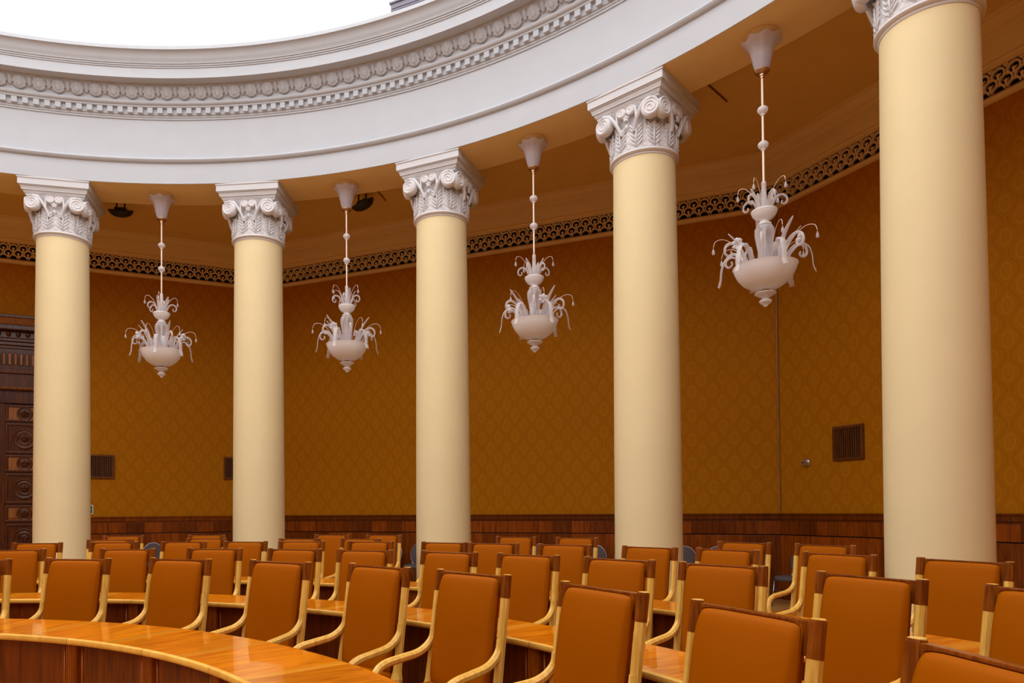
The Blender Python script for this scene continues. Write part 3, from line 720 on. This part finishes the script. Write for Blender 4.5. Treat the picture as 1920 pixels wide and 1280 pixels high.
# ------------------------------------------------------------------ curved desks
DC = (.5452, -1.0383); DH = .77
def arc_block(r0, r1, z0, z1, a0, a1, n=6):
    m = MB(); m.lathe([(r0, z0), (r1, z0), (r1, z1), (r0, z1), (r0, z0)], n, a0, a1)
    k = 5
    m.f.append((0, 1, 2, 3)); m.f.append((n * k + 3, n * k + 2, n * k + 1, n * k))
    return m
def desk(ri, ro, a0, a1, step, phase, label):
    d = empty('curved_desk', (DC[0], DC[1], 0)); tag(d, label, 'desk', 'concentric curved desks')
    # alike pieces share one mesh, turned about the desk centre
    hs = step / 2; gap = .0016 / ri
    top_me = arc_block(ri + .012, ro - .012, DH - .034, DH, -hs + .009, hs - .009, 8).mesh('top_panel', 'top', bevel=0)
    inl_me = arc_block(ri + .012, ro - .012, DH - .034, DH + .0004, -.009, .009, 2).mesh('inlay_strip', 'inlay')
    em = MB(); n_ = 14; pr = [(ri + .014, DH - .036), (ri + .002, DH - .036), (ri - .006, DH - .03), (ri - .010, DH - .018), (ri - .006, DH - .004), (ri + .002, DH + .001), (ri + .014, DH + .001)]
    em.lathe(pr, n_, -hs + gap, hs - gap); edge_me = em.mesh('edge_strip', 'blondedge', smooth=True)
    oe_me = arc_block(ro - .012, ro, DH - .034, DH, -hs, hs, 8).mesh('rear_edge', 'top')
    fp = .042
    front_me = arc_block(ri + fp, ri + fp + .02, .10, DH - .034, -hs + .045 / ri, hs - .045 / ri, 6).mesh('front_panel', 'front')
    fld = MB()
    for s in (-1, 1):
        aa = s * (hs - .075 / ri); fld.tube([((ri + fp - .002) * sin(aa), (ri + fp - .002) * cos(aa), .12), ((ri + fp - .002) * sin(aa), (ri + fp - .002) * cos(aa), DH - .036)], .006, 5)
    fld_me = fld.mesh('panel_bead', 'rib', smooth='all')
    pil = MB(); pil.box(-.043, .043, ri + fp - .018, ri + fp + .02, 0, DH - .036)
    for j in range(5): pil.tube([(-.032 + .016 * j, ri + fp - .019, .02), (-.032 + .016 * j, ri + fp - .019, DH - .038)], .0068, 6)
    pil_me = pil.mesh('ribbed_pilaster', 'rib', smooth=True)
    kick_me = arc_block(ri + fp + .03, ri + fp + .045, 0, .10, -hs, hs, 5).mesh('plinth', 'front')
    sup = MB(); sup.box(-.014, .014, ri + fp + .03, ro - .06, 0, DH - .034); sup_me = sup.mesh('support_board', 'front')
    shf = arc_block(ri + fp + .03, ro - .12, .56, .575, -hs, hs, 6).mesh('book_shelf', 'front')
    k = 0; a = a0
    while a < a1:
        ob('top_panel', top_me, d, (0, 0, 0), (0, 0, -(a + hs))); ob('inlay_strip', inl_me, d, (0, 0, 0), (0, 0, -a))
        ob('edge_strip', edge_me, d, (0, 0, 0), (0, 0, -(a + phase))); ob('rear_edge', oe_me, d, (0, 0, 0), (0, 0, -(a + hs)))
        fo = ob('front_panel', front_me, d, (0, 0, 0), (0, 0, -(a + phase + 0))); ob('panel_bead', fld_me, fo)
        ob('ribbed_pilaster', pil_me, d, (0, 0, 0), (0, 0, -(a + phase + hs)))
        ob('plinth', kick_me, d, (0, 0, 0), (0, 0, -(a + phase))); ob('support_board', sup_me, d, (0, 0, 0), (0, 0, -(a + hs)))
        ob('book_shelf', shf, d, (0, 0, 0), (0, 0, -(a + hs)))
        a += step; k += 1
    return d
# seams sit near 18.5, 29.5, 40.8, 51 degrees on the front desk; pilasters near 23.3, 35.9, 47.4
desk(3.476, 4.018, R(18.4 - 11.2 * 5), R(80), R(11.2), R(.2), 'front curved wooden desk with glossy orange top and pale edge')
desk(5.092, 5.577, R(15.2 - 8.6 * 6), R(92), R(8.6), R(.3), 'second curved wooden desk, behind the front row of armchairs')
desk(6.726, 7.19, R(13.0 - 6.7 * 7), R(86), R(6.7), R(.0), 'third curved wooden desk, behind the second row of armchairs')

# ------------------------------------------------------------------ armchairs
arm0 = empty('armchair')
CT = 1.15; WX = .275
def rounded_pad(wd, ht, th, puff, nu=12, nv=16, roll=0.0):
    """upholstered cushion in the XZ plane, puffed to -Y, soft corners"""
    m = MB(); v = []; f = []
    for side in (0, 1):
        for j in range(nv + 1):
            for i in range(nu + 1):
                s = sin((i / nu - .5) * PI); t = sin((j / nv - .5) * PI)
                e = ((1 - abs(s) ** 9) * (1 - abs(t) ** 9)) ** .38
                x = s * wd / 2; z = t * ht / 2
                cx_ = 1 - .03 * (abs(s) * abs(t)) ** 8; bend = .030 * max(0, t - .25) ** 2
                y = -(th * .5 * min(1, e * 1.6) + puff * (1 - s * s) * (1 - t * t) * .8) + bend * roll if side == 0 else th * .5 * min(1, e * 1.8)
                v.append((x * cx_, y, z * cx_))
    N = (nu + 1) * (nv + 1)
    for side in (0, 1):
        for j in range(nv):
            for i in range(nu):
                q = side * N + j * (nu + 1) + i; fc = (q, q + 1, q + nu + 2, q + nu + 1); f.append(fc if side == 0 else fc[::-1])
    m.add(v, f); return m
def post_y(z): return -.10 * max(0, (CT - z) / .70) ** 1.0 if z > .45 else -.10 + .02 * (.45 - z) / .45
lean = math.atan(.10 / .70)
for s in (-1, 1):
    m = MB(); zs = [0, .10, .30, .42, .46, .50, .60, .75, .90, CT - .125]
    rr = [.022, .024, .028, .038, .040, .031, .0275, .027, .027, .027]
    m.tube([(s * WX, post_y(z), z) for z in zs], rr, 8, phase=PI / 8)
    po = ob('post', m.mesh('post', 'blond'), arm0)
    m = MB(); m.tube([(s * WX, post_y(z), z) for z in (CT - .125, CT - .008, CT)], [.028, .028, .0265], 8, phase=PI / 8)
    tag(ob('post_cap', m.mesh('post_cap', 'walnut'), po), 'dark walnut post cap')
    m = MB(); m.tube([(s * WX, 0, CT - .001), (s * WX, 0, CT + .003)], [.0255, .0235], 8, phase=PI / 8); ob('post_top', m.mesh('post_top', 'blond'), po)  # pale disc paints sky reflection and end grain onto the cap top
    m = MB()
    path = smooth_path([(s * WX, post_y(.80) - .012, .80), (s * WX, -.072, .745), (s * (WX + .004), -.115, .697), (s * (WX + .010), -.185, .664), (s * (WX + .018), -.30, .648), (s * (WX + .020), -.41, .634), (s * (WX + .016), -.475, .606), (s * (WX + .006), -.515, .555), (s * (WX - .01), -.53, .475)], 5)
    k = len(path); m.tube(path, [.021 + .004 * sin(PI * i / k) for i in range(k)], 8, flat=1.0, phase=PI / 8)
    ob('armrest', m.mesh('armrest', 'blond', smooth=True), arm0)
    m = MB(); m.tube([(s * (WX - .012), -.525, .49), (s * (WX - .012), -.525, .25), (s * (WX - .014), -.53, 0)], [.028, .026, .020], 8, phase=PI / 8)
    ob('front_leg', m.mesh('front_leg', 'blond'), arm0)
rl = MB(); rl.box(-WX + .02, WX - .02, -.012, .016, CT - .125, CT - .006)
ob('top_rail', rl.mesh('top_rail', 'walnut', bevel=.004), arm0, (0, .0, 0)); arm0.children[-1]['label'] = 'dark walnut top rail'
pad = rounded_pad(.462, .665, .066, .022, roll=1.0); ob('backrest', pad.mesh('backrest', 'leather', smooth='all'), arm0, (0, -.0685, CT - .010 - .333), (lean * -1, 0, 0))
sp = rounded_pad(.49, .47, .085, .02, 10, 10); ob('seat', sp.mesh('seat', 'leather', smooth='all'), arm0, (0, -.315, .455), (R(-90), 0, 0))
sr = MB(); sr.box(-WX + .02, WX - .02, -.53, -.50, .36, .42); sr.box(-WX + .02, WX - .02, -.12, -.09, .36, .42)
for s in (-1, 1): sr.box(s * WX - .016, s * WX + .016, -.52, -.10, .36, .42)
ob('seat_frame', sr.mesh('seat_frame', 'blond', bevel=.005), arm0)
CH = {1: [(0.473, 3.487, -11.8), (1.275, 3.58, 12.8), (2.134, 3.467, 21.4), (2.994, 3.117, 31.8), (3.762, 2.647, 43.4), (4.359, 2.088, 47.5), (4.929, 1.276, 62.5), (5.296, 0.517, 68.4), (5.509, -0.349, 85.4)],
      2: [(-0.137, 5.047, -11.0), (1.012, 5.04, 8.1), (1.902, 5.01, 10.8), (2.745, 4.824, 19.6), (3.459, 4.558, 23.7), (4.245, 4.18, 34.8), (4.885, 3.717, 40.4), (5.485, 3.156, 46.7), (6.012, 2.572, 48.9), (6.464, 1.738, 64.5), (6.82, 0.993, 74.4)],
      3: [(-0.809, 6.616, -5.2), (0.085, 6.714, 0.2), (0.977, 6.674, 7.0), (1.75, 6.653, 13.9), (2.461, 6.571, 10.1), (3.322, 6.391, 18.5), (4.212, 6.067, 28.8), (4.758, 5.757, 24.0), (5.471, 5.342, 31.7), (6.2, 4.785, 47.8), (6.748, 4.288, 51.8), (7.348, 3.577, 60.5), (7.776, 2.815, 63.9)],
      4: [(-0.339, 7.524, -8.9), (0.899, 7.74, 8.9), (2.26, 7.439, 12.5), (3.105, 7.279, 22.4)],
      5: [(-0.838, 9.012, -10.9), (0.409, 9.2, 0.1), (2.463, 8.956, 15.5), (3.292, 8.682, 20.8), (5.204, 7.581, 30.1), (5.947, 7.137, 37.0), (7.472, 5.602, 50.7), (7.99, 4.949, 56.8)]}
ordn = ['first', 'second', 'third', 'fourth', 'fifth', 'sixth', 'seventh', 'eighth', 'ninth', 'tenth', 'eleventh', 'twelfth', 'thirteenth']
rown = {1: 'front row behind the glossy front desk', 2: 'second row behind the second desk', 3: 'third row behind the third desk', 4: 'short fourth row of four', 5: 'rear row between the columns'}
grp = {1: 'armchairs of the front row', 2: 'armchairs of the second row', 3: 'armchairs of the third row', 4: 'armchairs of the short fourth row', 5: 'armchairs of the rear row'}
first = True
for rw, lst in CH.items():
    for i, (x, y, fa) in enumerate(lst):
        o = arm0 if first else copy_tree(arm0); first = False
        o.location = (x, y, 0); o.rotation_euler = (0, 0, -R(fa))
        tag(o, 'tan leather armchair, %s from left in the %s' % (ordn[i], rown[rw]), 'armchair', grp[rw])

# ------------------------------------------------------------------ round-backed banquet chairs along the wall
bc0 = empty('banquet_chair')
m = MB(); m.lathe([(.001, -.022), (.16, -.022), (.195, -.012), (.20, 0), (.195, .012), (.16, .020), (.001, .022)], 28); m.v = [(x, z, y * 1.12) for x, y, z in m.v]
ob('backrest', m.mesh('round_back', 'fabric', smooth='all'), bc0, (0, .02, .655), (R(-8), 0, 0))
m = MB(); m.tube([(.203 * sin(2 * PI * i / 28), .0, 1.12 * .203 * cos(2 * PI * i / 28)) for i in range(29)], .010, 6, cap=False)
ob('back_hoop', m.mesh('back_hoop', 'chrome', smooth='all'), bc0, (0, .024, .655), (R(-8), 0, 0))
m = MB(); m.lathe([(.001, .395), (.20, .395), (.225, .41), (.23, .435), (.215, .46), (.16, .472), (.001, .475)], 28)
ob('seat', m.mesh('round_seat', 'fabric', smooth='all'), bc0, (0, -.21, 0))
for sx in (-1, 1):
    m = MB(); m.tube([(sx * .16, .10, 0), (sx * .17, .0, .40), (sx * .165, .02, .52)], .011, 6); ob('leg', m.mesh('leg', 'chrome', smooth='all'), bc0)
    m = MB(); m.tube([(sx * .18, -.40, 0), (sx * .17, -.36, .40)], .011, 6); ob('leg', m.mesh('leg', 'chrome', smooth='all'), bc0)
def ray_wall(px, d):
    """point d in front of the wall seen along image column px, from the camera position"""
    dirx = (px - 827.73) / 1307.12
    best = None
    for k in (-1, 0, 1):
        th = WD + R(45) * k; n_ = (sin(th), cos(th))
        t = (AP - d - (CX * n_[0] + CY * n_[1])) / (dirx * n_[0] + n_[1])
        if t > 0 and (best is None or t < best[0]): best = (t, th)
    t, th = best; return CX + dirx * t, CY + t, th
bl_ = [(287, 'dark grey round-backed chair at the wall between the two leftmost columns'), (735, 'dark grey round-backed chair, left one of the pair beside the middle column'), (786, 'dark grey round-backed chair half hidden behind the middle column'),
       (1012, 'dark grey round-backed chair at the wall right of the middle column'), (1114, 'dark grey round-backed chair just left of the fourth column'), (1173, 'dark grey round-backed chair hidden behind the left edge of the fourth column'),
       (1281, 'dark grey round-backed chair emerging right of the fourth column'), (1345, 'dark grey round-backed chair, second right of the fourth column'), (1411, 'dark grey round-backed chair just left of the wall corner'), (1499, 'dark grey round-backed chair with visible seat, right of the wall corner')]
for i, (px, lab) in enumerate(bl_):
    x, y, th = ray_wall(px, .42); o = bc0 if i == 0 else copy_tree(bc0)
    o.location = (x, y, 0); o.rotation_euler = (0, 0, -th); tag(o, lab, 'chair', 'round-backed chairs along the wall')
